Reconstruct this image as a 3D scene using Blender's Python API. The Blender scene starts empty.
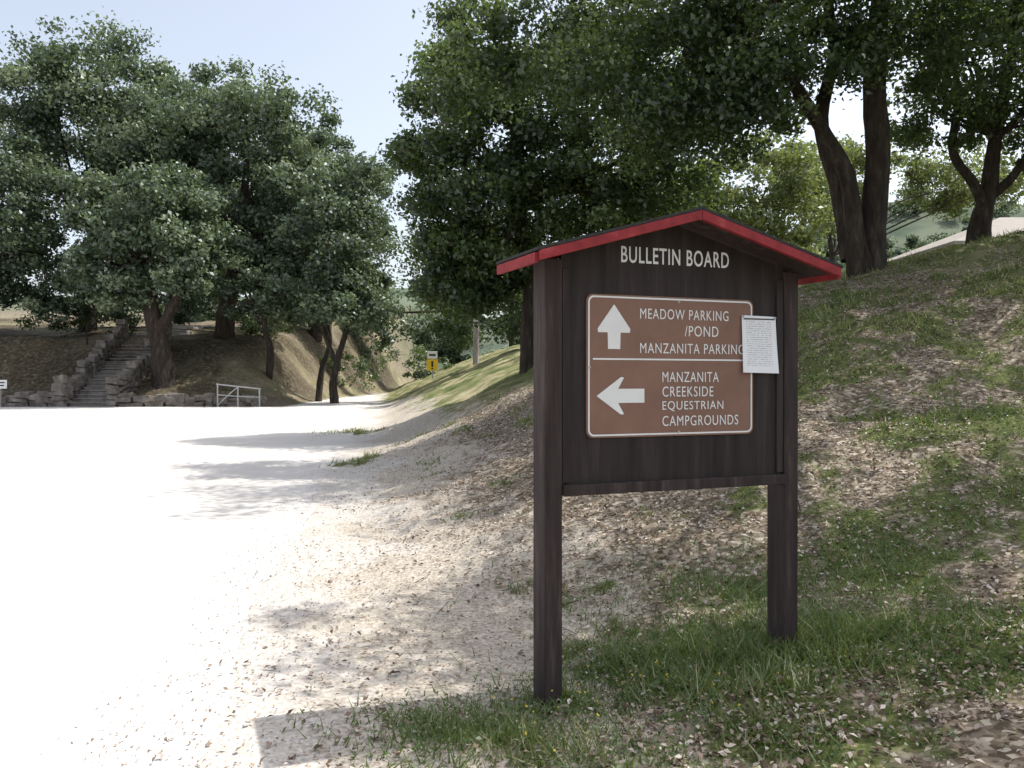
import bpy, math, numpy as np
from mathutils import Vector
S=bpy.context.scene
S.view_settings.view_transform='Standard'
try: S.view_settings.look='None'
except Exception: pass
S.view_settings.exposure=0
rng=np.random.default_rng(7)

# ------------------------------------------------------------ helpers
def sm(a,b,x):
    t=np.clip((x-a)/(b-a),0,1); return t*t*(3-2*t)
def _h(ix,iy,s):
    n=(ix.astype(np.int64)*374761393+iy.astype(np.int64)*668265263+s*144269)&0x7fffffff
    n=((n^(n>>13))*1274126177)&0x7fffffff
    return ((n^(n>>16))&0xffff)/65535.0
def vn(x,y,sc,s=0):
    x=np.asarray(x,float)*sc+1000; y=np.asarray(y,float)*sc+1000
    ix=np.floor(x);iy=np.floor(y);fx=x-ix;fy=y-iy
    fx=fx*fx*(3-2*fx);fy=fy*fy*(3-2*fy)
    a=_h(ix,iy,s);b=_h(ix+1,iy,s);c=_h(ix,iy+1,s);d=_h(ix+1,iy+1,s)
    return (a*(1-fx)+b*fx)*(1-fy)+(c*(1-fx)+d*fx)*fy
def fbm(x,y,sc,s=0):
    return (vn(x,y,sc,s)*.5+vn(x,y,sc*2.1,s+1)*.27+vn(x,y,sc*4.3,s+2)*.15+vn(x,y,sc*9,s+3)*.08)
def link(o,parent=None):
    S.collection.objects.link(o)
    if parent: o.parent=parent
    return o
def empty(name,loc=(0,0,0)):
    o=bpy.data.objects.new(name,None); o.location=loc; o.empty_display_size=.2
    return link(o)
def mk(name,v,f,mat,parent=None,smooth=False,loc=None):
    me=bpy.data.meshes.new(name); me.from_pydata([tuple(map(float,p)) for p in v],[],[tuple(int(i) for i in q) for q in f]); me.update()
    if smooth: me.polygons.foreach_set('use_smooth',[True]*len(me.polygons))
    o=bpy.data.objects.new(name,me)
    if mat: me.materials.append(mat)
    if loc: o.location=loc
    return link(o,parent)
def bulk(name,V,k,mat,tint=None,parent=None):
    n=len(V)//k
    me=bpy.data.meshes.new(name)
    me.vertices.add(n*k); me.vertices.foreach_set('co',V.astype(np.float32).ravel())
    me.loops.add(n*k); me.loops.foreach_set('vertex_index',np.arange(n*k,dtype=np.int32))
    me.polygons.add(n); me.polygons.foreach_set('loop_start',np.arange(0,n*k,k,dtype=np.int32))
    me.update(calc_edges=True); me.validate()
    if tint is not None:
        a=me.attributes.new('tint','FLOAT','FACE'); a.data.foreach_set('value',tint.astype(np.float32))
    me.materials.append(mat)
    return link(bpy.data.objects.new(name,me),parent)
def nrm(v): return v/(np.linalg.norm(v,axis=1,keepdims=True)+1e-9)
def quads(P,N,L,W):
    n=len(P); r=rng.normal(size=(n,3)); t=nrm(np.cross(N,r)); b=nrm(np.cross(N,t))
    L=np.broadcast_to(np.asarray(L).reshape(-1,1),(n,1)); W=np.broadcast_to(np.asarray(W).reshape(-1,1),(n,1))
    fold=nrm(N)*W*.25
    V=np.stack([P-t*L/2,P+b*W/2+fold-t*L*.08,P+t*L/2,P-b*W/2+fold-t*L*.08],1)
    return V.reshape(-1,3)

# ------------------------------------------------------------ materials
def newmat(name):
    m=bpy.data.materials.new(name); m.use_nodes=True
    return m,m.node_tree.nodes,m.node_tree.links
def N(ns,t,**k):
    n=ns.new(t)
    for a,b in k.items():
        if a in ('op',): n.operation=b
        else: setattr(n,a,b)
    return n
def ramp(ns,stops):
    r=ns.new('ShaderNodeValToRGB'); e=r.color_ramp.elements
    e[0].position=stops[0][0]; e[0].color=(*stops[0][1],1)
    e[1].position=stops[-1][0]; e[1].color=(*stops[-1][1],1)
    for p,c in stops[1:-1]:
        q=e.new(p); q.color=(*c,1)
    return r
def leafmat(name,stops,trans=.35,tcol=(.24,.30,.05)):
    m,ns,ls=newmat(name); out=ns['Material Output']; ns.remove(ns['Principled BSDF'])
    b=N(ns,'ShaderNodeBsdfDiffuse')
    a=N(ns,'ShaderNodeAttribute',attribute_name='tint'); r=ramp(ns,stops)
    ls.new(a.outputs['Fac'],r.inputs[0]); ls.new(r.outputs[0],b.inputs['Color'])
    last=b
    if trans>0:
        t=N(ns,'ShaderNodeBsdfTranslucent'); mx=N(ns,'ShaderNodeMixShader'); mx.inputs[0].default_value=trans
        mm=N(ns,'ShaderNodeMixRGB'); mm.inputs[0].default_value=.6; mm.inputs[2].default_value=(*tcol,1)
        ls.new(r.outputs[0],mm.inputs[1]); ls.new(mm.outputs[0],t.inputs[0])
        ls.new(b.outputs[0],mx.inputs[1]); ls.new(t.outputs[0],mx.inputs[2]); last=mx
        g=N(ns,'ShaderNodeBsdfGlossy'); g.inputs['Roughness'].default_value=.45; g.inputs['Color'].default_value=(.9,.95,1,1)
        m2=N(ns,'ShaderNodeMixShader'); m2.inputs[0].default_value=.05
        ls.new(mx.outputs[0],m2.inputs[1]); ls.new(g.outputs[0],m2.inputs[2]); last=m2
    ls.new(last.outputs[0],out.inputs[0])
    return m
def noisemat(name,stops,scale=5,rough=.85,bump=.0,stretch=(1,1,1),detail=8,spec=.3,bdist=.02):
    m,ns,ls=newmat(name); b=ns['Principled BSDF']
    tc=N(ns,'ShaderNodeTexCoord'); mp=N(ns,'ShaderNodeMapping'); mp.inputs['Scale'].default_value=stretch
    n=N(ns,'ShaderNodeTexNoise'); n.inputs['Scale'].default_value=scale; n.inputs['Detail'].default_value=detail
    n.inputs['Roughness'].default_value=.65
    r=ramp(ns,stops)
    ls.new(tc.outputs['Object'],mp.inputs[0]); ls.new(mp.outputs[0],n.inputs[0]); ls.new(n.outputs[0],r.inputs[0]); ls.new(r.outputs[0],b.inputs['Base Color'])
    b.inputs['Roughness'].default_value=rough
    b.inputs['Specular IOR Level'].default_value=spec
    if bump>0:
        bp=N(ns,'ShaderNodeBump'); bp.inputs['Strength'].default_value=bump; bp.inputs['Distance'].default_value=bdist
        ls.new(n.outputs[0],bp.inputs['Height']); ls.new(bp.outputs[0],b.inputs['Normal'])
    return m
M_oakfar=leafmat('oak_leaves_sunny',[(0,(.026,.046,.026)),(.5,(.092,.134,.074)),(1,(.25,.30,.18))],.30,(.20,.28,.09))  # paler, greyer leaf tones stand in for sun glare and haze
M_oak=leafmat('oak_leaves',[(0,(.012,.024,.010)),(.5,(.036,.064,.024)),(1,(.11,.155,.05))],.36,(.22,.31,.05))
M_oaklit=leafmat('oak_leaves_sunlit',[(0,(.10,.12,.04)),(.5,(.19,.22,.08)),(1,(.28,.30,.13))],.45)  # lighter yellow-green leaves, sunlight put into the colour
M_grass=leafmat('grass_blades',[(0,(.055,.10,.020)),(.5,(.11,.18,.038)),(.78,(.23,.26,.08)),(1,(.45,.40,.22))],.3)
M_litter=leafmat('dry_leaves',[(0,(.09,.062,.045)),(.4,(.25,.185,.14)),(.75,(.45,.37,.30)),(1,(.68,.61,.54))],0)
M_flower=leafmat('yellow_flowers',[(0,(.7,.5,.02)),(1,(.85,.7,.05))],.2)
M_bark=noisemat('oak_bark',[(.3,(.018,.014,.011)),(.55,(.052,.041,.032)),(.75,(.12,.10,.083))],9,.95,1.0,(1,1,.25),bdist=.08)
M_board=noisemat('dark_brown_paint',[(.32,(.014,.010,.009)),(.52,(.030,.022,.020)),(.66,(.048,.037,.033)),(.8,(.085,.068,.060))],16,.65,.25,(1,1,.07),bdist=.01)
M_post=noisemat('brown_post_paint',[(.3,(.022,.015,.014)),(.55,(.046,.032,.030)),(.68,(.085,.064,.057)),(.76,(.17,.14,.12))],20,.75,.5,(1,1,.09),bdist=.01)
M_red=noisemat('red_paint',[(.3,(.17,.015,.018)),(.6,(.29,.028,.032)),(.8,(.38,.09,.08))],12,.65,.15,(1,1,1),bdist=.005)
M_roof=noisemat('roofing_felt',[(.3,(.02,.02,.02)),(.7,(.05,.048,.045))],60,.9,.4)
M_panel=noisemat('sign_brown',[(.3,(.20,.112,.080)),(.7,(.26,.145,.105))],5,.5,.0)
M_white=noisemat('sign_white',[(.3,(.72,.72,.70)),(.7,(.82,.82,.80))],8,.5,0)
M_stone=noisemat('field_stone',[(.3,(.07,.06,.055)),(.5,(.17,.15,.13)),(.75,(.34,.31,.28))],2.2,.9,.5)
M_step=noisemat('stone_steps',[(.3,(.16,.145,.13)),(.7,(.34,.31,.275))],3,.9,.3)
M_wood=noisemat('weathered_wood',[(.3,(.22,.20,.18)),(.7,(.46,.43,.39))],6,.9,.3,(1,1,.2))
M_yel=noisemat('yellow_sign_face',[(.3,(.75,.48,.02)),(.7,(.85,.56,.04))],3,.5)
M_metal=noisemat('galvanised_post',[(.3,(.30,.30,.30)),(.7,(.45,.45,.44))],10,.5)
M_dark=noisemat('black_marking',[(.3,(.02,.02,.02)),(.7,(.04,.04,.04))],10,.6)
M_roofpale=noisemat('pale_roof_shingles',[(.3,(.26,.23,.20)),(.7,(.36,.33,.29))],5,.9,.2,(1,1,4))
M_wall=noisemat('tan_stucco',[(.3,(.34,.29,.23)),(.7,(.40,.35,.28))],5,.9,.1)
M_road=noisemat('pale_dusty_road',[(.3,(.50,.47,.43)),(.55,(.58,.55,.515)),(.75,(.65,.625,.59))],.8,.95,.15,bdist=.005)

# ------------------------------------------------------------ terrain
def xe(y): return -0.9-0.145*np.clip(y,-20,70)
def basez(y): return .012*np.clip(y-4,0,41)
def ground(x,y,micro=True):
    x=np.asarray(x,float); y=np.asarray(y,float)
    z=basez(y)
    d=x-xe(y)
    v=.46*np.where(d>1.4,d-.9,np.clip(d-.4,0,1)**2*.5)
    g=.22+.78*sm(4,15,y)
    z=z+5*np.tanh(v/5)*g-.13*sm(8,5,y)*sm(.6,2,d)
    m=sm(-9.5,-13.5,x)
    z=z+m*(3.1*np.clip((y-36.4)/5.2,0,1)+.10*np.clip(y-41.6,0,60))
    z=z+sm(70,190,y)*(6+23*sm(0,80,x)+5*(fbm(x,y,.012,5)-.4)*4)
    z=z+np.where(d<0,-.03*sm(0,-.4,d),0)*(y<70)
    if micro:
        r=sm(0,1.5,d)
        z=z+r*((fbm(x,y,.9,9)-.5)*(.10+.26*sm(5,9,y))+(vn(x,y,4,21)-.5)*.05)
        z=z+m*sm(36,38,y)*(fbm(x,y,.5,31)-.5)*.7
    return z
def axis(segs):
    out=[]
    for a,b,st in segs:
        out+=list(np.arange(a,b-1e-6,st))
    return out
gl=[-30-0.6*(1.15**i-1)/.15 for i in range(1,40)]
gr=[12+0.25*(1.13**i-1)/.13 for i in range(1,48)]
xs=np.array(sorted(gl)+axis([(-30,-8,.5),(-8,12,.12)])+[12]+gr)
yb=[-6-0.8*(1.25**i-1)/.25 for i in range(1,22)]
yf=[70+1.0*(1.12**i-1)/.12 for i in range(1,45)]
ys=np.array(sorted(yb)+axis([(-6,2,.4),(2,20,.12),(20,34,.35),(34,44,.25),(44,70,.6)])+[70]+yf)
X,Y=np.meshgrid(xs,ys); Z=ground(X,Y)
nx,ny=len(xs),len(ys)
V=np.stack([X,Y,Z],-1).reshape(-1,3)
idx=np.arange(nx*ny).reshape(ny,nx)
F=np.stack([idx[:-1,:-1],idx[:-1,1:],idx[1:,1:],idx[1:,:-1]],-1).reshape(-1,4)
def grassmask(x,y):
    n=fbm(x,y,1.0,41)*.5+fbm(x,y,3.1,45)*.5
    a=sm(-.9,.7,x+(y-4)*.1)*sm(8.2,5.0,y)*sm(1.2,2.6,y)*(.74+.26*np.exp(-(((x-1.6)/1.6)**2+((y-4.6)/.9)**2)))
    b=sm(2.6,5,x-xe(y))*.70*sm(40,12,y)
    c=np.exp(-(((x+4.1)/.9)**2+((y-20.5)/1.6)**2))+np.exp(-(((x+2.5)/.5)**2+((y-14.2)/.8)**2))*.8
    hill=sm(2.5,5.5,x)*sm(5,9,y)*.76
    e=np.maximum.reduce([a*.86,b,c,hill])
    return np.clip((n-.62+e*.34)*4.6,0,1)*np.clip(e*3,0,1)
d=X-xe(Y)
gm=grassmask(X,Y)
lb=1-sm(-8.6,-10.4,X)*sm(35.6,36.2,Y)          # no road dust on the wooded bank
grav=sm(3.1,1.0,d+(fbm(X,Y,.7,3)-.5)*2.6)*(Y<70)*sm(46,30,Y)*lb
bank_shade=sm(-8,-11,X)*sm(34,38,Y)
dry=sm(12,22,Y+sm(3,8,X)*5)*.9*(1-bank_shade*.45-bank_shade*.40*sm(.40,.62,fbm(X,Y,.22,55)))
far=sm(75,120,Y)
dust=sm(1.5,-.1,d+(fbm(X,Y,1.1,63)-.5)*1.8)*(Y<70)*lb
me=bpy.data.meshes.new('ground'); me.from_pydata(V.tolist(),[],F.tolist()); me.update()
me.polygons.foreach_set('use_smooth',[True]*len(me.polygons))
ca=me.color_attributes.new('masks','FLOAT_COLOR','POINT')
ca.data.foreach_set('color',np.stack([gm,grav,dry,far],-1).reshape(-1).astype(np.float32))
cd=me.attributes.new('dust','FLOAT','POINT'); cd.data.foreach_set('value',dust.reshape(-1).astype(np.float32))
bk=bank_shade*(Y<75)*(.25+.7*sm(.36,.56,fbm(X,Y,.28,57)))  # patchy darkening of the left bank, tree shade put into the ground colour
cb=me.attributes.new('bank_shade','FLOAT','POINT'); cb.data.foreach_set('value',bk.reshape(-1).astype(np.float32))
m,ns,ls=newmat('ground_surface'); b=ns['Principled BSDF']; b.inputs['Roughness'].default_value=.95; b.inputs['Specular IOR Level'].default_value=.1
tc=N(ns,'ShaderNodeTexCoord'); at=N(ns,'ShaderNodeAttribute',attribute_name='masks'); sp=N(ns,'ShaderNodeSeparateColor'); ls.new(at.outputs['Color'],sp.inputs[0])
def tex(t,sc,**k):
    n=ns.new(t); n.inputs['Scale'].default_value=sc
    for a_,b_ in k.items(): n.inputs[a_].default_value=b_
    ls.new(tc.outputs['Object'],n.inputs['Vector']); return n
vo=tex('ShaderNodeTexVoronoi',30); vs=N(ns,'ShaderNodeSeparateColor'); ls.new(vo.outputs['Color'],vs.inputs[0])
rl=ramp(ns,[(0,(.085,.066,.045)),(.35,(.17,.135,.095)),(.75,(.29,.235,.175)),(1,(.48,.42,.34))]); ls.new(vs.outputs[0],rl.inputs[0])
n1=tex('ShaderNodeTexNoise',1.2,Detail=8); n2=tex('ShaderNodeTexNoise',40,Detail=4); n3=tex('ShaderNodeTexNoise',6,Detail=6)
rg=ramp(ns,[(.3,(.24,.20,.155)),(.45,(.39,.34,.275)),(.58,(.48,.43,.36)),(.72,(.60,.55,.485))]); ls.new(n2.outputs[0],rg.inputs[0])
ru=ramp(ns,[(.3,(.40,.36,.31)),(.5,(.53,.49,.445)),(.7,(.62,.59,.545))]); ls.new(n2.outputs[0],ru.inputs[0])
rr=ramp(ns,[(.3,(.055,.070,.022)),(.55,(.11,.13,.045)),(.75,(.24,.225,.11))]); ls.new(n2.outputs[0],rr.inputs[0])
rd=ramp(ns,[(.32,(.08,.11,.035)),(.47,(.17,.18,.075)),(.6,(.31,.275,.155)),(.72,(.43,.39,.26))]); ls.new(n1.outputs[0],rd.inputs[0])
rb=ramp(ns,[(.35,(.04,.035,.022)),(.55,(.09,.072,.048)),(.7,(.19,.16,.10))]); ls.new(n3.outputs[0],rb.inputs[0])  # dark ground tones for the shade painted on the bank
rf=ramp(ns,[(.35,(.07,.095,.065)),(.6,(.14,.165,.115))]); nf=tex('ShaderNodeTexNoise',.12,Detail=10); ls.new(nf.outputs[0],rf.inputs[0])
def pert(sock,noise,amt):
    a_=N(ns,'ShaderNodeMath',op='SUBTRACT'); ls.new(noise,a_.inputs[0]); a_.inputs[1].default_value=.5
    m_=N(ns,'ShaderNodeMath',op='MULTIPLY_ADD'); ls.new(a_.outputs[0],m_.inputs[0]); m_.inputs[1].default_value=amt; ls.new(sock,m_.inputs[2])
    r_=N(ns,'ShaderNodeMapRange'); r_.inputs[1].default_value=.3; r_.inputs[2].default_value=.7; ls.new(m_.outputs[0],r_.inputs[0]); return r_.outputs[0]
def mix(f,a_,b_):
    x_=N(ns,'ShaderNodeMixRGB'); ls.new(f,x_.inputs[0]); ls.new(a_,x_.inputs[1]); ls.new(b_,x_.inputs[2]); return x_.outputs[0]
c=mix(pert(sp.outputs[2],n3.outputs[0],.8),rl.outputs[0],rd.outputs[0])
ab=N(ns,'ShaderNodeAttribute',attribute_name='bank_shade'); c=mix(ab.outputs['Fac'],c,rb.outputs[0])
c=mix(pert(sp.outputs[1],n3.outputs[0],1.6),c,rg.outputs[0])
ad=N(ns,'ShaderNodeAttribute',attribute_name='dust'); c=mix(pert(ad.outputs['Fac'],n3.outputs[0],.9),c,ru.outputs[0])
c=mix(pert(sp.outputs[0],n3.outputs[0],1.8),c,rr.outputs[0])
c=mix(at.outputs['Alpha'],c,rf.outputs[0])
ls.new(c,b.inputs['Base Color'])
bp=N(ns,'ShaderNodeBump'); bp.inputs['Strength'].default_value=.6; bp.inputs['Distance'].default_value=.03
ls.new(vs.outputs[1],bp.inputs['Height']); ls.new(bp.outputs[0],b.inputs['Normal'])
me.materials.append(m)
link(bpy.data.objects.new('ground',me))

# road: sheet following the graded bed
rv=[];rf_=[]
ry=np.concatenate([np.arange(-14,20,.12),np.arange(20,60,.5)])
for y in ry:
    yy=np.array(float(y)); z0=np.array(0.)
    e=float(xe(yy))+.02+.5*(float(fbm(z0,yy,.6,61))-.5)+.12*(float(fbm(z0+3,yy,3.,65))-.5)
    lft=-60 if y<35.4 else -9.6
    for t in np.linspace(0,1,12)**1.6:
        x=e+(lft-e)*t
        rv.append((x,y,float(basez(yy))+.003))
n_=12
for i in range(len(ry)-1):
    for j in range(n_-1):
        a=i*n_+j; rf_.append((a,a+1,a+n_+1,a+n_))
mk('road',rv,rf_,M_road)

# ------------------------------------------------------------ litter, grass
def inreg(n,x0,x1,y0,y1):
    u=rng.random(n); y=y0*(y1/y0)**u
    x=x0+(x1-x0)*rng.random(n); return x,y
n=155000
x,y=inreg(n,-3.5,11,2.3,17); dd=x-xe(y)
keep=rng.random(n)<(.20*sm(-.3,1.0,dd)+.80*sm(.6,2.6,dd+(fbm(x,y,.7,3)-.5)*2))*(.3+.7*sm(.35,.6,fbm(x,y,1.3,88)))
x,y=x[keep],y[keep]
P=np.stack([x,y,ground(x,y)+.008+.022*rng.random(len(x))],1)
Nn=nrm(np.stack([rng.normal(size=len(x))*.45,rng.normal(size=len(x))*.45,np.ones(len(x))],1))
L=.020+.024*rng.random(len(x))
bulk('leaf_litter',quads(P,Nn,L,L*.55),4,M_litter,rng.random(len(x)))
n=44000
x,y=inreg(n,-4.5,1.2,2.2,14); dd=x-xe(y); keep=(dd>-.5+.9*rng.random(n)**2)&(dd<2.8)&(rng.random(n)<.35+.65*vn(x,y,2,5)); x,y=x[keep],y[keep]
P=np.stack([x,y,np.maximum(ground(x,y),basez(y)+.003*(x<xe(y)+.1))+.005],1)
Nn=nrm(np.stack([rng.normal(size=len(x))*.5,rng.normal(size=len(x))*.5,np.ones(len(x))],1))
L=.007+.013*rng.random(len(x))**2
bulk('gravel',quads(P,Nn,L,L*.8),4,M_litter,.2+.65*rng.random(len(x)))
V=[];n=150
x,y=inreg(n,-1,9,2.8,13); a=rng.random(n)*6.28; L=.08+.25*rng.random(n)**2; z=ground(x,y)
P0=np.stack([x,y,z+.012],1); x2=x+np.cos(a)*L; y2=y+np.sin(a)*L; P1=np.stack([x2,y2,ground(x2,y2)+.02],1)
w=.002+.003*rng.random(n); s_=np.stack([-np.sin(a)*w,np.cos(a)*w,np.zeros(n)],1); u_=np.array([0,0,1])*w[:,None]
Vt=np.concatenate([np.stack([P0-s_,P0+u_,P1+u_,P1-s_],1),np.stack([P0+u_,P0+s_,P1+s_,P1+u_],1)]).reshape(-1,3)
bulk('fallen_twigs',Vt,4,M_bark)
n=520000
x,y=inreg(n,-3.2,12,2.3,22)
extra=np.stack([rng.normal(-4.1,.8,5000),rng.normal(20.5,1.3,5000)],1)
ex2=np.stack([rng.normal(-2.5,.4,2000),rng.normal(14.2,.6,2000)],1)
x=np.concatenate([x,extra[:,0],ex2[:,0]]);y=np.concatenate([y,extra[:,1],ex2[:,1]])
gmk=grassmask(x,y)
cl=vn(x,y,5,91)*.6+vn(x,y,11,92)*.4
keep=rng.random(len(x))<gmk*(.06+.94*sm(.38,.64,cl))*.56+.015*sm(1.5,4,x-xe(y))
tx=[];ty=[]
for (cx,cy,s,k) in [(.17,3.95,.16,900),(1.43,4.45,.25,2000),(.9,4.3,.4,2000),(1.9,4.6,.4,2000),(-.25,3.7,.22,1000),(1.2,4.5,.5,2400),(.1,3.5,.35,1400),(1.6,5.6,.6,2200)]:
    tx.append(rng.normal(cx,s,k)); ty.append(rng.normal(cy,s*.6,k))
for i in range(26):
    cy=3.2+rng.random()**1.5*15; cx=float(xe(np.array(cy)))+1.0+rng.random()*2.2; k=int(20+60*rng.random())
    tx.append(rng.normal(cx,.09,k)); ty.append(rng.normal(cy,.09,k))
nx_=sum(len(q) for q in tx)
x=np.concatenate([x[keep]]+tx);y=np.concatenate([y[keep]]+ty); gmk=grassmask(x,y)
n=len(x); z=ground(x,y); print('blades',n)
tall=sm(.45,.75,vn(x,y,3.3,97))
h=(.02+.055*rng.random(n)**1.5)*(.6+.6*gmk+.5*(np.arange(n)>n-nx_)+.5*tall)*np.where(y>12,1.5,1); w=.003+.003*rng.random(n); w=w*np.where(y>8,2.2,1)
an=rng.random(n)*6.28; ln=rng.normal(size=(n,2))*.6
B=np.stack([x,y,z-.005],1); wv=np.stack([np.cos(an)*w,np.sin(an)*w,np.zeros(n)],1)
T=B+np.stack([ln[:,0]*h,ln[:,1]*h,h],1)
Vg=np.stack([B-wv,B+wv,T],1).reshape(-1,3)
tn=np.clip(.12+.5*fbm(x,y,1.4,13)+.34*rng.random(n)+(rng.random(n)<.12)*.4+.16*sm(6,10,y),0,1)
gr_e=empty('grass')
bulk('blades',Vg,3,M_grass,tn,gr_e)
k=rng.random(n)<.35
P=np.stack([x[k],y[k],z[k]+.006+.03*rng.random(k.sum())],1)
Nn=nrm(np.stack([rng.normal(size=k.sum())*.5,rng.normal(size=k.sum())*.5,np.ones(k.sum())],1))
bulk('weed_leaves',quads(P,Nn,.014+.018*rng.random(k.sum()),.011+.009*rng.random(k.sum())),4,M_grass,tn[k]*.85,gr_e)
nf_=30
fx=np.concatenate([rng.normal(.35,.28,18),rng.normal(.9,.5,12)]);fy=np.concatenate([rng.normal(3.75,.22,18),rng.normal(4.0,.3,12)])
P=np.stack([fx,fy,ground(fx,fy)+.06+.06*rng.random(nf_)],1); P=np.repeat(P,3,0)+rng.normal(size=(nf_*3,3))*.002
bulk('wildflowers',quads(P,nrm(rng.normal(size=(nf_*3,3))+[0,-.5,1]),.011,.009),4,M_flower,rng.random(nf_*3))

# ------------------------------------------------------------ trees
def tube(pts,rad,seg=12,seed=0,rough=.08):
    pts=np.array(pts,float); rad=np.array(rad,float)
    n=len(pts); t=np.linspace(0,n-1,max(8,(n-1)*6))
    P=[];R=[]
    for q in t:
        i=min(int(q),n-2); f=q-i
        p0=pts[max(i-1,0)];p1=pts[i];p2=pts[i+1];p3=pts[min(i+2,n-1)]
        P.append(.5*((2*p1)+(-p0+p2)*f+(2*p0-5*p1+4*p2-p3)*f*f+(-p0+3*p1-3*p2+p3)*f**3)); R.append(rad[i]*(1-f)+rad[i+1]*f)
    P=np.array(P);R=np.array(R)
    T=nrm(np.gradient(P,axis=0)); ref=np.array([1,.2,0.1]); A=nrm(np.cross(T,ref)); Bb=np.cross(T,A)
    v=[];f=[]
    r2=np.random.default_rng(seed)
    lob=1+rough*r2.normal(size=seg)
    for i in range(len(P)):
        jj=lob*(1+rough*.6*r2.normal(size=seg))
        for k in range(seg):
            a=2*math.pi*k/seg
            v.append(P[i]+R[i]*jj[k]*(math.cos(a)*A[i]+math.sin(a)*Bb[i]))
    for i in range(len(P)-1):
        for k in range(seg):
            f.append((i*seg+k,i*seg+(k+1)%seg,(i+1)*seg+(k+1)%seg,(i+1)*seg+k))
    return v,f
DENS=.70
def tree(name,base,limbs,crowns,mat,seed,leafL=.2,nlimb=10,limb_r=.12,start=None):
    r=np.random.default_rng(seed)
    E=empty(name,base); off=np.array(base)
    V=[];F=[]
    def add(p,rd,seg=12,s=0,rough=.08):
        v,f=tube(p,rd,seg,s,rough); o=len(V); V.extend(v); F.extend([tuple(i+o for i in q) for q in f])
    for i,(p,rd) in enumerate(limbs): add(p,[q*.88 for q in rd],14,seed+i)
    Ps=[];Ns=[];Ts=[];cent=[]
    for (cx,cy,cz,rx,ry,rz,nc,cr,nl) in crowns:
        dirs=nrm(r.normal(size=(nc,3))); rad=.35+.65*r.random(nc)**.55
        C=np.array([cx,cy,cz])+dirs*rad[:,None]*np.array([rx,ry,rz])
        C+=r.normal(size=C.shape)*.12*np.array([rx,ry,rz])
        for c in C:
            k=int(nl*DENS*(.4+1.2*r.random())); rr=cr*(.55+.8*r.random())
            dv=nrm(r.normal(size=(k,3))); q=r.random(k)**.5
            sc=np.array([1,1,.62])*rr
            p=c+dv*q[:,None]*sc+r.normal(size=(k,3))*rr*.12
            Ps.append(p); Ns.append(nrm(dv*np.array([.6,.6,1])+r.normal(size=(k,3))*.55))
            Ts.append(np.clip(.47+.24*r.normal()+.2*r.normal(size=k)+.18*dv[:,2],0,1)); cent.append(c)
    P=np.concatenate(Ps);Nn=np.concatenate(Ns);T=np.concatenate(Ts);cent=np.array(cent)
    st=np.array(start if start is not None else limbs[0][0][-2],float)
    ids=r.choice(len(cent),min(nlimb,len(cent)),replace=False)
    for q,i in enumerate(ids):
        e=cent[i]; mid=(st+e)/2+r.normal(size=3)*.25+np.array([0,0,.3]); 
        add([st,(st*.7+mid*.3)+r.normal(size=3)*.1,mid,(mid+e)/2+r.normal(size=3)*.15,e],[limb_r,limb_r*.8,limb_r*.55,limb_r*.35,limb_r*.12],7,seed+50+q,.05)
    mk('trunk_and_limbs',np.array(V)-off,F,M_bark,E,True)
    Lf=leafL*1.12*(.6+.7*r.random(len(P)))
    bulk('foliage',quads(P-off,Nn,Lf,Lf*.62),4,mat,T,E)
    return E
def gz(x,y): return float(ground(np.array(float(x)),np.array(float(y))))
def up(x,y,pts):
    z=gz(x,y); return [(x,y,z-.3)]+[(x+a,y+b,z+c) for a,b,c in pts]

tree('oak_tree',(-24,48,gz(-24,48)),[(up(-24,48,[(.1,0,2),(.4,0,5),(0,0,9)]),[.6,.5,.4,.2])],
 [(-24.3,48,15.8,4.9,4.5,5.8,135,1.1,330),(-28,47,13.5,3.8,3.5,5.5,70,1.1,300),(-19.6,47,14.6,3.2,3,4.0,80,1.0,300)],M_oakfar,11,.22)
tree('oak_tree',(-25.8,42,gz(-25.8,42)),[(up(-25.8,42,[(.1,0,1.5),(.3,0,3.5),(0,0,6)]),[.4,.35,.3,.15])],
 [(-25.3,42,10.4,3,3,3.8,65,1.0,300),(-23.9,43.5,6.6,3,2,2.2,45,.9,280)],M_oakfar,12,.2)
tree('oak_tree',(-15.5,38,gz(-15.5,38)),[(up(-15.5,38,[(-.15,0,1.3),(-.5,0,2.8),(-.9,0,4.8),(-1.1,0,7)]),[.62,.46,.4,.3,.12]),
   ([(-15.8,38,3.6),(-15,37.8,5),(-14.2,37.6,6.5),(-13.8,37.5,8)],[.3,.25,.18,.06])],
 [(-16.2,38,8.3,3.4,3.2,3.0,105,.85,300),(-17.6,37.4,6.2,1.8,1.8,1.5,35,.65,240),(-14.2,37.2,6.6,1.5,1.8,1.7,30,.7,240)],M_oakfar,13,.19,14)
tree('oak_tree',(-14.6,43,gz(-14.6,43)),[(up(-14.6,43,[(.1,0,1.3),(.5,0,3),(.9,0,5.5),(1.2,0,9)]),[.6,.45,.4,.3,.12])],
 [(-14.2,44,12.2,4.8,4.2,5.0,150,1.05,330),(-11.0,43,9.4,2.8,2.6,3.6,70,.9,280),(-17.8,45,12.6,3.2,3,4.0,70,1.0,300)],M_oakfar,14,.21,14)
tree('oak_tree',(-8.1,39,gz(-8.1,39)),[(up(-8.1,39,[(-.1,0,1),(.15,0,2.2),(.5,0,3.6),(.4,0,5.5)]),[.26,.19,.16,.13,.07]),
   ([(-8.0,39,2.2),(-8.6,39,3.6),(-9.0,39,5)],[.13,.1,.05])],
 [(-8.2,39,7.3,2.5,2.5,3.2,85,.75,280),(-7.2,38.6,5.0,1.9,1.9,1.5,36,.65,220),(-7.6,40,10.2,1.8,2,2.2,40,.8,240)],M_oakfar,15,.18,10,.08)
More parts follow.
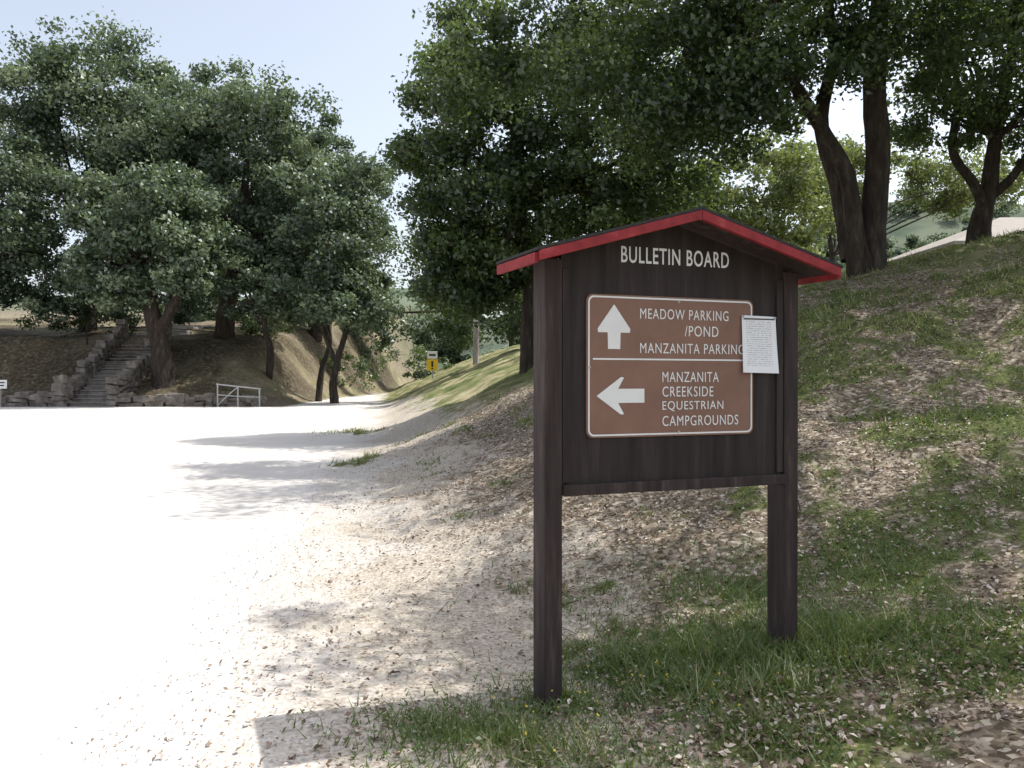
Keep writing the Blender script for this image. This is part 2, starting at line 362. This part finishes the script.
tree('oak_tree',(-12.5,54,gz(-12.5,54)),[(up(-12.5,54,[(.1,0,2),(.3,0,4),(0,0,8)]),[.5,.4,.35,.15])],
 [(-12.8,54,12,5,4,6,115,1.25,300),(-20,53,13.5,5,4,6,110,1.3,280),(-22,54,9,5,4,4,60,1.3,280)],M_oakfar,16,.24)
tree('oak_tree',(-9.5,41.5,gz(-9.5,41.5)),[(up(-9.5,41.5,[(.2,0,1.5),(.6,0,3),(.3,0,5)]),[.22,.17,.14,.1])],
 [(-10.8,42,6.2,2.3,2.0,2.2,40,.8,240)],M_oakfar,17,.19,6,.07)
tree('oak_tree',(-11.6,40.5,gz(-11.6,40.5)),[(up(-11.6,40.5,[(.1,0,1.2),(-.2,0,2.5),(.2,0,4)]),[.2,.16,.13,.08])],
 [(-12.3,40.6,6.0,1.9,1.6,1.5,26,.7,220)],M_oakfar,18,.18,6,.07)
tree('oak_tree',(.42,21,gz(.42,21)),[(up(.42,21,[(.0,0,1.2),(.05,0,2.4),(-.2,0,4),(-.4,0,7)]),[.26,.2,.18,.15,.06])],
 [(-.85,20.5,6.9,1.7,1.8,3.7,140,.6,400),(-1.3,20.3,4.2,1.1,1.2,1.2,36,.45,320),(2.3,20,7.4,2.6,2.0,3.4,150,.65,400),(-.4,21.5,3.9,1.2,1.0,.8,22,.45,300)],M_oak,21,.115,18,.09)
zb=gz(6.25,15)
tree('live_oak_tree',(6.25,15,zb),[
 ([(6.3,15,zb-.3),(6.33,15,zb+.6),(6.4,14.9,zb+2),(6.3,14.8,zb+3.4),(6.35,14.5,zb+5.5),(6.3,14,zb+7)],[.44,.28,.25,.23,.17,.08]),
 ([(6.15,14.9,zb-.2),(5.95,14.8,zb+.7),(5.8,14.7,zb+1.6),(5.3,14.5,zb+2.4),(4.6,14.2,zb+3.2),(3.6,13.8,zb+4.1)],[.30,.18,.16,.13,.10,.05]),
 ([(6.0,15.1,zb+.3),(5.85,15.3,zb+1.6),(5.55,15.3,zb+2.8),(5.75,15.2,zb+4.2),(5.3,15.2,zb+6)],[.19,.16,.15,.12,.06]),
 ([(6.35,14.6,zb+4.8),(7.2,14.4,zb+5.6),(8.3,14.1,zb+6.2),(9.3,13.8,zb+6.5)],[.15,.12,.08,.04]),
 ([(6.35,14.4,zb+5.4),(6.6,12,zb+5.9),(6.7,9,zb+5.6),(6.4,6.5,zb+5.7)],[.18,.14,.10,.05]),  # long limb added to carry the overhead shading crowns
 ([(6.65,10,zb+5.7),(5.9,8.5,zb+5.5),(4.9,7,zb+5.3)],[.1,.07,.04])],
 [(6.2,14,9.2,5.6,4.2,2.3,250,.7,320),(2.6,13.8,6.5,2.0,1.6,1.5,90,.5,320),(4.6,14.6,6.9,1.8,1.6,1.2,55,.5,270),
  (7.2,9.2,8.9,3.4,2.2,1.1,70,.55,230),(6.6,6.4,9.0,3.0,2.0,.9,76,.5,230),(4.3,6.6,8.5,1.5,1.4,.7,28,.45,220),  # overhead crowns added above the view to shade the sign and foreground
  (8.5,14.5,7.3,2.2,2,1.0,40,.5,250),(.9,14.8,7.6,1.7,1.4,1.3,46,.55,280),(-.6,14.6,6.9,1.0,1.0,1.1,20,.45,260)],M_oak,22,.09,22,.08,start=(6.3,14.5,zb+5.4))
zc=gz(9.35,17)
tree('oak_tree',(9.35,17,zc),[
 ([(9.3,17,zc-.3),(9.35,17,zc+.5),(9.5,17,zc+1.1),(9.6,16.9,zc+2.2),(9.8,16.6,zc+4)],[.32,.22,.18,.14,.07]),
 ([(9.45,17,zc+.8),(9.15,16.9,zc+1.3),(8.7,16.8,zc+1.9),(8.75,16.7,zc+3),(8.4,16.5,zc+4.2)],[.14,.12,.10,.08,.04]),
 ([(9.5,17,zc+1.0),(10,16.9,zc+1.5),(10.6,16.8,zc+2.6)],[.11,.09,.04])],
 [(9.6,16.5,8.4,2.3,2.2,1.9,90,.5,250),(8.5,16.8,6.9,1.1,1.2,1.0,28,.4,200),(10.7,16.6,6.4,1.3,1.2,1.0,38,.4,200),(11.8,15.0,8.6,2.2,2.6,1.4,60,.55,230)],M_oak,23,.095,12,.05)
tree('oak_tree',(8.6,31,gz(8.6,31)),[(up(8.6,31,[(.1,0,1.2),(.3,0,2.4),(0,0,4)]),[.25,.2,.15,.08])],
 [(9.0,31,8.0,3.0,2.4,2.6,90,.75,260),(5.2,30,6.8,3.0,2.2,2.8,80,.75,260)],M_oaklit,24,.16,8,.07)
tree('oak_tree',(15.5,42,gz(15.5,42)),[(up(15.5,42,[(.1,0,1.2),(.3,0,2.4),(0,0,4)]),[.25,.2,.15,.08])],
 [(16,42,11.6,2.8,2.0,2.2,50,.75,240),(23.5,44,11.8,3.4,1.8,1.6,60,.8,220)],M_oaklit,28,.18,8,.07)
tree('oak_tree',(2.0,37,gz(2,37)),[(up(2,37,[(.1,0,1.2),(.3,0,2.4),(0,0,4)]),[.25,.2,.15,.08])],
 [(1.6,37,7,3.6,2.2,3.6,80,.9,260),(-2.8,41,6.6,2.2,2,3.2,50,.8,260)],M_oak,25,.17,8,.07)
bl=[(-4+ i*3.1+rng.normal()*.8, 66+rng.normal()*3, 4.6+rng.random()*2.2) for i in range(-9,12)]
tree('distant_trees',(0,66,gz(0,66)),[(up(0,66,[(0,0,1),(0,0,3),(0,0,4)]),[.3,.2,.15,.1])],
 [(bx,by,bz,2.4,2,3.4,26,1.2,150) for bx,by,bz in bl],M_oakfar,26,.3,3)
hx=[(45+rng.random()*45,100+rng.random()*55) for i in range(40)]
tree('hillside_trees',(60,110,gz(60,110)),[(up(60,110,[(0,0,1),(0,0,2),(0,0,3)]),[.3,.2,.15,.1])],
 [(bx,by,gz(bx,by)+1.4,2.2+rng.random()*2,2,1.8,9,1.3,130) for bx,by in hx],M_oakfar,29,.5,2)
tree('shrub',(-20.5,41,gz(-20.5,41)),[(up(-20.5,41,[(0,0,.4),(0,0,.8),(0,0,1.)]),[.05,.04,.03,.02])],
 [(-20.6,44,gz(-20.6,44)+1.2,2.2,1.0,1.0,22,.5,160),(-24,45,gz(-24,45)+1,2,1,1.2,20,.5,160),(-10.5,52,gz(-10.5,52)+1,3,1,1.2,26,.5,160),(-6,58,gz(-6,58)+1,3,1,1.3,26,.5,160),(-13.2,45,gz(-13.2,45)+.6,2.2,1,.9,20,.45,150)],M_oak,27,.14,3,.03)

# ------------------------------------------------------------ box helper
def box(c,s,jit=0,r=None):
    v=[]
    for dz in (-1,1):
        for dx,dy in ((-1,-1),(1,-1),(1,1),(-1,1)):
            p=np.array([c[0]+dx*s[0]/2,c[1]+dy*s[1]/2,c[2]+dz*s[2]/2])
            if jit: p=p+r.normal(size=3)*jit
            v.append(p)
    f=[(0,3,2,1),(4,5,6,7),(0,1,5,4),(1,2,6,5),(2,3,7,6),(3,0,4,7)]
    return v,f
class MB:
    def __init__(s): s.v=[];s.f=[]
    def add(s,vf):
        o=len(s.v); s.v+=list(vf[0]); s.f+=[tuple(i+o for i in q) for q in vf[1]]
    def box(s,c,z,jit=0,r=None): s.add(box(c,z,jit,r))
    def obj(s,name,mat,parent=None,bevel=0):
        o=mk(name,s.v,s.f,mat,parent)
        if bevel:
            b_=o.modifiers.new('bevel','BEVEL'); b_.width=bevel; b_.segments=2; b_.limit_method='ANGLE'
        return o
def stonewall(name,x0,y0,x1,y1,zf,hf,th,parent=None,seed=1):
    r=np.random.default_rng(seed); mb=MB(); L=math.hypot(x1-x0,y1-y0); ux,uy=(x1-x0)/L,(y1-y0)/L
    s=0
    while s<L:
        w=.28+.35*r.random(); cx,cy=x0+ux*(s+w/2),y0+uy*(s+w/2); zb_=zf(cx,cy)-.1; h=0; H=hf(s/L)+.1
        while h<H:
            hh=.16+.16*r.random()
            c=(cx+r.normal()*.04,cy+r.normal()*.04,zb_+h+hh/2)
            sz=(w*1.02,th,hh*1.0) if abs(ux)>abs(uy) else (th,w*1.02,hh)
            mb.box(c,sz,.035,r); h+=hh
        s+=w
    return mb.obj(name,M_stone,parent,.03)
zr=lambda x,y:float(basez(np.array(y)))
stonewall('stone_wall',-34,35.8,-19.3,36.0,zr,lambda t:.45,.5,None,3)
stonewall('stone_wall',-16.6,36.0,-10.9,36.2,zr,lambda t:.42-.15*t,.5,None,4)
ZS=zr(0,36)
st=empty('stone_stairway',(-17.95,36,ZS))
mb=MB(); r=np.random.default_rng(5)
for i in range(18):
    zt=.165*(i+1); y0=.15+.3*i
    mb.box((0,y0+.17,zt-.24),(1.75,.34,.36),.008,r)
    mb.box((0,y0+.15,zt-.025),(1.75,.38,.05),.006,r)
mb.box((0,6.6,2.93),(1.75,2.0,.3),.01,r)
mb.obj('steps',M_step,st,.01)
for sx,sd in ((-1.1,6),(1.1,7)):
    mb=MB(); r=np.random.default_rng(sd)
    for i in range(16):
        y0=-.15+.38*i; H=.65+max(0,(y0-.1))*.55+(0.35 if i%5==0 else 0); h=-.2+max(0,y0-1.5)*.5
        while h<H:
            hh=.17+.15*r.random(); mb.box((sx+r.normal()*.03,y0,h+hh/2),(.42,.40,hh),.035,r); h+=hh
    mb.obj('side_wall_left' if sx<0 else 'side_wall_right',M_stone,st,.03)
st2=empty('stone_path',(-18.3,44,gz(-18.3,44)))
mb=MB(); r=np.random.default_rng(8)
for i in range(8):
    yy=i*.9; mb.box((-.15*i,yy,gz(-18.3-.15*i,44+yy)-gz(-18.3,44)+.02),(2.0,.8,.3),.02,r)
mb.obj('slabs',M_wood,st2,.02)
# thin pipe railing with a sloping brace
fe=empty('metal_railing',(-12.3,35.5,zr(0,35.5)))
V=[];F=[]
def pipe(p,rr):
    v,f=tube(p,[rr]*len(p),8,1,.0); o=len(V); V.extend(v); F.extend([tuple(i+o for i in q) for q in f])
for xx,hh in ((0,.95),(.85,.85),(1.75,.75)): pipe([(xx,0,-.1),(xx,0,hh*.5),(xx,0,hh)],.032)
pipe([(-.05,0,.95),(.85,0,.85),(1.8,0,.75)],.032); pipe([(0,0,.5),(.85,0,.44),(1.75,0,.4)],.026); pipe([(-.0,0,.05),(.4,0,.45),(.85,0,.83)],.026)
mk('pipes',V,F,M_metal,fe,True)
sg=empty('notice_sign',(-21.2,35.2,zr(0,35)))
mb=MB(); mb.box((0,0,.35),(.06,.06,1.1)); mb.obj('post',M_wood,sg)
mb=MB(); mb.box((0,-.05,.95),(.62,.03,.36)); mb.obj('plate',M_white,sg,.01)
mb=MB(); mb.box((0,-.07,1.02),(.45,.006,.05)); mb.box((0,-.07,.9),(.4,.006,.05)); mb.obj('lettering',M_dark,sg)
zz=gz(-4.4,47)
ys_=empty('yellow_warning_sign',(-4.4,47,zz))
mb=MB(); mb.box((0,0,.5),(.08,.05,1.4)); mb.obj('post',M_metal,ys_)
mb=MB(); mb.box((0,-.05,.75),(.62,.02,.62)); mb.obj('yellow_plate',M_yel,ys_,.01)
mb=MB(); mb.box((0,-.05,1.3),(.55,.02,.4)); mb.obj('white_plate',M_white,ys_,.01)
mb=MB(); mb.box((0,-.07,.8),(.1,.008,.32)); mb.box((0,-.07,.55),(.1,.008,.08)); mb.box((0,-.07,1.3),(.36,.008,.1)); mb.obj('symbols',M_dark,ys_)
zz=gz(-1.7,40); wp=empty('wooden_utility_post',(-1.7,40,zz))
v,f=tube([(0,0,-.2),(.0,0,.9),(.01,0,1.8),(0,0,2.7)],[.15,.14,.13,.12],12,3,.02)
v=list(v); v.append(np.array([0,0,2.72])); k=len(v)-1; nr=k//12
f=f+[((nr-1)*12+i,(nr-1)*12+(i+1)%12,k) for i in range(12)]
mk('shaft',v,f,M_wood,wp,True)
mb=MB(); mb.box((0,-.15,1.9),(.2,.02,.28)); mb.obj('tag',M_white,wp)

# low building with a pale hipped roof over the crest
hb=empty('hip_roof_building',(22.3,34,gz(22,34)-.6)); zg=gz(22,34)-.6
ez=6.35-zg; rz_=8.0-zg
mb=MB(); mb.box((0,0,(ez-.05)/2),(11.6,6.8,ez-.05)); mb.obj('walls',M_wall,hb)
e=[(-6.9,-4.4,ez),(6.9,-4.4,ez),(6.9,4.4,ez),(-6.9,4.4,ez),(-2.8,0,rz_),(2.8,0,rz_)]
e2=[(a,b_,c_-.12) for a,b_,c_ in e[:4]]
mk('roof',e+e2,[(0,1,5,4),(1,2,5),(2,3,4,5),(3,0,4),(0,6,7,1),(1,7,8,2),(2,8,9,3),(3,9,6,0),(9,8,7,6)],M_roofpale,hb)
mb=MB()
for wx in (-3.6,0.4,3.6): mb.box((wx,-3.42,1.0),(1.1,.05,.6))
mb.obj('windows',M_dark,hb)
mb=MB(); mb.box((-1.6,-3.43,.75),(.9,.05,1.4)); mb.obj('door',M_board,hb)

# ------------------------------------------------------------ bulletin board
E=empty('bulletin_board_sign',(.80,4.25,0)); E.rotation_euler=(0,0,math.atan2(.367,.93))
for nm,xx,bz in (('post_left',-.68,-.3),('post_right',.68,-.15)):
    mb=MB(); top=2.30-.282*.68-.045
    mb.box((xx,.0,(top+bz)/2),(.09,.14,top-bz)); mb.obj(nm,M_post,E,.006)
def prism(poly,y0,y1):
    n=len(poly); v=[(a,y0,b_) for a,b_ in poly]+[(a,y1,b_) for a,b_ in poly]
    f=[tuple(range(n)),tuple(range(2*n-1,n-1,-1))]+[(i,i+n,(i+1)%n+n,(i+1)%n) for i in range(n)]
    return v,f
hw=.634; zt=lambda x_:2.30-.282*abs(x_)-.036
mb=MB(); mb.add(prism([(-hw,1.0),(hw,1.0),(hw,zt(hw)),(0,zt(0)),(-hw,zt(hw))],-.052,-.025)); mb.obj('board',M_board,E)
mb=MB(); mb.box((0,-.05,.985),(2*hw-.002,.075,.05)); mb.obj('bottom_rail',M_post,E,.004)
mb=MB(); 
for sx in (-1,1): mb.box((sx*(hw-.022),-.058,1.52),(.04,.012,1.0))
mb.obj('edge_trim',M_board,E,.002)
HL=.825
for sx,nm in ((-1,'roof_left'),(1,'roof_right')):
    o1=(1 if sx<0 else -1)
    mb=MB(); mb.add(prism([(0,2.30),(sx*HL,2.30-.282*HL),(sx*HL,2.30-.282*HL-.022),(0,2.278)][::o1],-.235,.235)); mb.obj(nm+'_deck',M_post,E)
    q=HL+.015
    mb=MB(); mb.add(prism([(0,2.318),(sx*q,2.318-.282*q),(sx*q,2.318-.282*q-.014),(0,2.304)][::o1],-.265,.265)); mb.obj(nm+'_felt',M_roof,E)
    q=HL+.005
    for yy,n2 in ((-.252,'front'),(.252,'back')):
        mb=MB(); mb.add(prism([(sx*.001,2.302),(sx*q,2.302-.282*q),(sx*q,2.302-.282*q-.045),(sx*.001,2.257)][::o1],yy-.013,yy+.013)); mb.obj('fascia_'+n2+nm[4:],M_red,E,.002)
    q=HL+.013
    mb=MB(); mb.box((sx*q,0,2.30-.282*q-.026),(.018,.475,.045)); mb.obj('eave_strip'+nm[4:],M_red,E,.002)
def rrect(x0,x1,z0,z1,r_,n=6):
    p=[]
    for cx,cz,a0 in ((x1-r_,z0+r_,-90),(x1-r_,z1-r_,0),(x0+r_,z1-r_,90),(x0+r_,z0+r_,180)):
        for i in range(n+1):
            a=math.radians(a0+90*i/n); p.append((cx+r_*math.cos(a),cz+r_*math.sin(a)))
    return p
DX=-.038
px0,px1,pz0,pz1=-.468+DX,.483+DX,1.225,1.908
mb=MB(); mb.add(prism(rrect(px0,px1,pz0,pz1,.035),-.060,-.053)); mb.obj('sign_panel',M_panel,E)
o_=rrect(px0+.008,px1-.008,pz0+.008,pz1-.008,.03); i_=rrect(px0+.016,px1-.016,pz0+.016,pz1-.016,.024)
n_=len(o_); v=[(a,-.0615,b_) for a,b_ in o_]+[(a,-.0615,b_) for a,b_ in i_]
mk('white_border',v,[(i,(i+1)%n_,(i+1)%n_+n_,i+n_) for i in range(n_)],M_white,E)
mb=MB(); mb.box((DX,-.0615,1.600),(.87,.001,.008)); mb.obj('divider_line',M_white,E)
def flat(name,poly): mk(name,[(a+DX,-.0618,b_) for a,b_ in poly],[tuple(range(len(poly)))],M_white,E)
ux_=-.322
flat('up_arrow_head',[(ux_,1.862),(ux_-.088,1.745),(ux_-.086,1.727),(ux_+.086,1.727),(ux_+.088,1.745)])
flat('up_arrow_shaft',[(ux_-.035,1.727),(ux_-.033,1.648),(ux_+.033,1.648),(ux_+.035,1.727)])
lz=1.424
flat('left_arrow_head',[(-.416,lz),(-.285,lz-.09),(-.268,lz-.088),(-.300,lz-.034),(-.300,lz+.034),(-.268,lz+.088),(-.285,lz+.09)])
flat('left_arrow_shaft',[(-.300,lz-.034),(-.156,lz-.034),(-.156,lz+.034),(-.300,lz+.034)])
def text(s,x0,x1,zc_,h,yy,mat=M_white,off=-.002):
    cu=bpy.data.curves.new('t','FONT'); cu.body=s; cu.size=1; cu.offset=off; cu.extrude=.006; cu.resolution_u=4; cu.space_character=1.12
    o=bpy.data.objects.new('t',cu); S.collection.objects.link(o)
    dg=bpy.context.evaluated_depsgraph_get(); me=bpy.data.meshes.new_from_object(o.evaluated_get(dg))
    bpy.data.objects.remove(o)
    co=np.zeros(len(me.vertices)*3,np.float32); me.vertices.foreach_get('co',co); co=co.reshape(-1,3)
    mn,mx=co.min(0),co.max(0)
    hh=mx[1]-mn[1]
    q=np.zeros_like(co); q[:,0]=x0+(co[:,0]-mn[0])/(mx[0]-mn[0])*(x1-x0); q[:,2]=zc_-h/2+(co[:,1]-mn[1])/hh*h; q[:,1]=yy-co[:,2]*.1
    me.vertices.foreach_set('co',q.ravel()); me.update(); me.materials.clear(); me.materials.append(mat)
    ob=bpy.data.objects.new('lettering_'+s.lower().replace(' ','_').replace('/',''),me); link(ob,E)
text('BULLETIN BOARD',-.318,.300,2.105,.080,-.0545,off=.010)
Y_=-.0618
text('MEADOW PARKING',-.180+DX,.330+DX,1.822,.050,Y_)
text('/POND',.072+DX,.27+DX,1.742,.052,Y_)
text('MANZANITA PARKING',-.180+DX,.425+DX,1.655,.050,Y_)
for s_,x1_,z_ in (('MANZANITA',.272,1.515),('CREEKSIDE',.24,1.443),('EQUESTRIAN',.30,1.371),('CAMPGROUNDS',.39,1.299)):
    text(s_,-.055+DX,x1_+DX,z_,.050,Y_)
for a,b_ in ((0,1.885),(0,1.245),(-.49,1.56)):
    mb=MB(); mb.add(prism([(a+.006*math.cos(t),b_+.006*math.sin(t)) for t in np.linspace(0,6.28,9)[:-1]],-.0645,-.0605)); mb.obj('bolt',M_metal,E)
m,ns,ls=newmat('printed_paper'); b=ns['Principled BSDF']; b.inputs['Roughness'].default_value=.7
tc=N(ns,'ShaderNodeTexCoord'); sx_=N(ns,'ShaderNodeSeparateXYZ'); ls.new(tc.outputs['UV'],sx_.inputs[0])
w1=N(ns,'ShaderNodeMath',op='MULTIPLY'); w1.inputs[1].default_value=26; ls.new(sx_.outputs[1],w1.inputs[0])
w2=N(ns,'ShaderNodeMath',op='FRACT'); ls.new(w1.outputs[0],w2.inputs[0])
w3=N(ns,'ShaderNodeMath',op='LESS_THAN'); w3.inputs[1].default_value=.42; ls.new(w2.outputs[0],w3.inputs[0])
mpp=N(ns,'ShaderNodeMapping'); mpp.inputs['Scale'].default_value=(30,26,1); ls.new(tc.outputs['UV'],mpp.inputs[0])
nz=N(ns,'ShaderNodeTexNoise'); nz.inputs['Scale'].default_value=1.0; ls.new(mpp.outputs[0],nz.inputs[0])
w4=N(ns,'ShaderNodeMath',op='GREATER_THAN'); w4.inputs[1].default_value=.46; ls.new(nz.outputs[0],w4.inputs[0])
mu=N(ns,'ShaderNodeMath',op='MULTIPLY'); ls.new(w3.outputs[0],mu.inputs[0]); ls.new(w4.outputs[0],mu.inputs[1])
def band(sock,a,b_):
    g1=N(ns,'ShaderNodeMath',op='GREATER_THAN'); g1.inputs[1].default_value=a; ls.new(sock,g1.inputs[0])
    g2=N(ns,'ShaderNodeMath',op='LESS_THAN'); g2.inputs[1].default_value=b_; ls.new(sock,g2.inputs[0])
    g3=N(ns,'ShaderNodeMath',op='MULTIPLY'); ls.new(g1.outputs[0],g3.inputs[0]); ls.new(g2.outputs[0],g3.inputs[1]); return g3.outputs[0]
q1=N(ns,'ShaderNodeMath',op='MULTIPLY'); ls.new(band(sx_.outputs[0],.12,.86),q1.inputs[0]); ls.new(band(sx_.outputs[1],.12,.9),q1.inputs[1])
q2=N(ns,'ShaderNodeMath',op='MULTIPLY'); ls.new(q1.outputs[0],q2.inputs[0]); ls.new(mu.outputs[0],q2.inputs[1])
mc=N(ns,'ShaderNodeMixRGB'); mc.inputs[1].default_value=(.84,.85,.86,1); mc.inputs[2].default_value=(.5,.5,.52,1); ls.new(q2.outputs[0],mc.inputs[0]); ls.new(mc.outputs[0],b.inputs['Base Color'])
nu,nv=10,14; pv=[];pf=[];uv=[]
for j in range(nv+1):
    for i in range(nu+1):
        u,v_=i/nu,j/nv
        x_=.368+.212*u+.004*(1-v_); z_=1.538+.292*v_-.004*u
        y_=-.068-.010*(u-.5)**2*(1-v_)-.012*(1-v_)**2*(.5+u)-.002*math.sin(u*7+v_*3)
        pv.append((x_,y_,z_)); uv.append((u,v_))
for j in range(nv):
    for i in range(nu):
        a=j*(nu+1)+i; pf.append((a,a+1,a+nu+2,a+nu+1))
po=mk('paper_notice',pv,pf,m,E,True)
ul=po.data.uv_layers.new(name='UVMap')
for lp in po.data.loops: ul.data[lp.index].uv=uv[lp.vertex_index]
mb=MB()
mb.box((.474,-.0712,1.812),(.19,.0015,.006)); mb.obj('printed_header',M_dark,E)
mb=MB()
for a,b_ in ((.375,1.824),(.574,1.820)): mb.box((a,-.0705,b_),(.012,.002,.012))
mb.obj('staples',M_metal,E)

# ------------------------------------------------------------ light, sky, camera
az=math.atan2(.93,.37); el=math.radians(61)
sd=Vector((math.sin(az)*math.cos(el),math.cos(az)*math.cos(el),math.sin(el)))
lt=bpy.data.lights.new('sun','SUN'); lt.energy=5; lt.angle=math.radians(.5); lt.color=(1,.97,.91)
lo=bpy.data.objects.new('sun',lt); lo.rotation_euler=sd.to_track_quat('Z','Y').to_euler(); link(lo)
W=bpy.data.worlds.new('World'); S.world=W; W.use_nodes=True; ns=W.node_tree.nodes; ls=W.node_tree.links
sk=ns.new('ShaderNodeTexSky'); sk.sky_type='NISHITA'; sk.sun_disc=False; sk.sun_elevation=el; sk.sun_rotation=az
sk.air_density=1.0; sk.dust_density=3.0; sk.ozone_density=1.0
hs=ns.new('ShaderNodeHueSaturation'); hs.inputs['Saturation'].default_value=.55; hs.inputs['Value'].default_value=1.65
bg=ns['Background']; bg.inputs['Strength'].default_value=.15
ls.new(sk.outputs[0],hs.inputs['Color']); ls.new(hs.outputs[0],bg.inputs['Color'])
cam=bpy.data.cameras.new('camera'); co=bpy.data.objects.new('camera',cam); link(co)
co.location=(0,0,1.5); co.rotation_euler=(math.radians(89.73),0,0); cam.lens=29.88; cam.sensor_width=36; cam.clip_end=3000; cam.clip_start=.05
S.camera=co
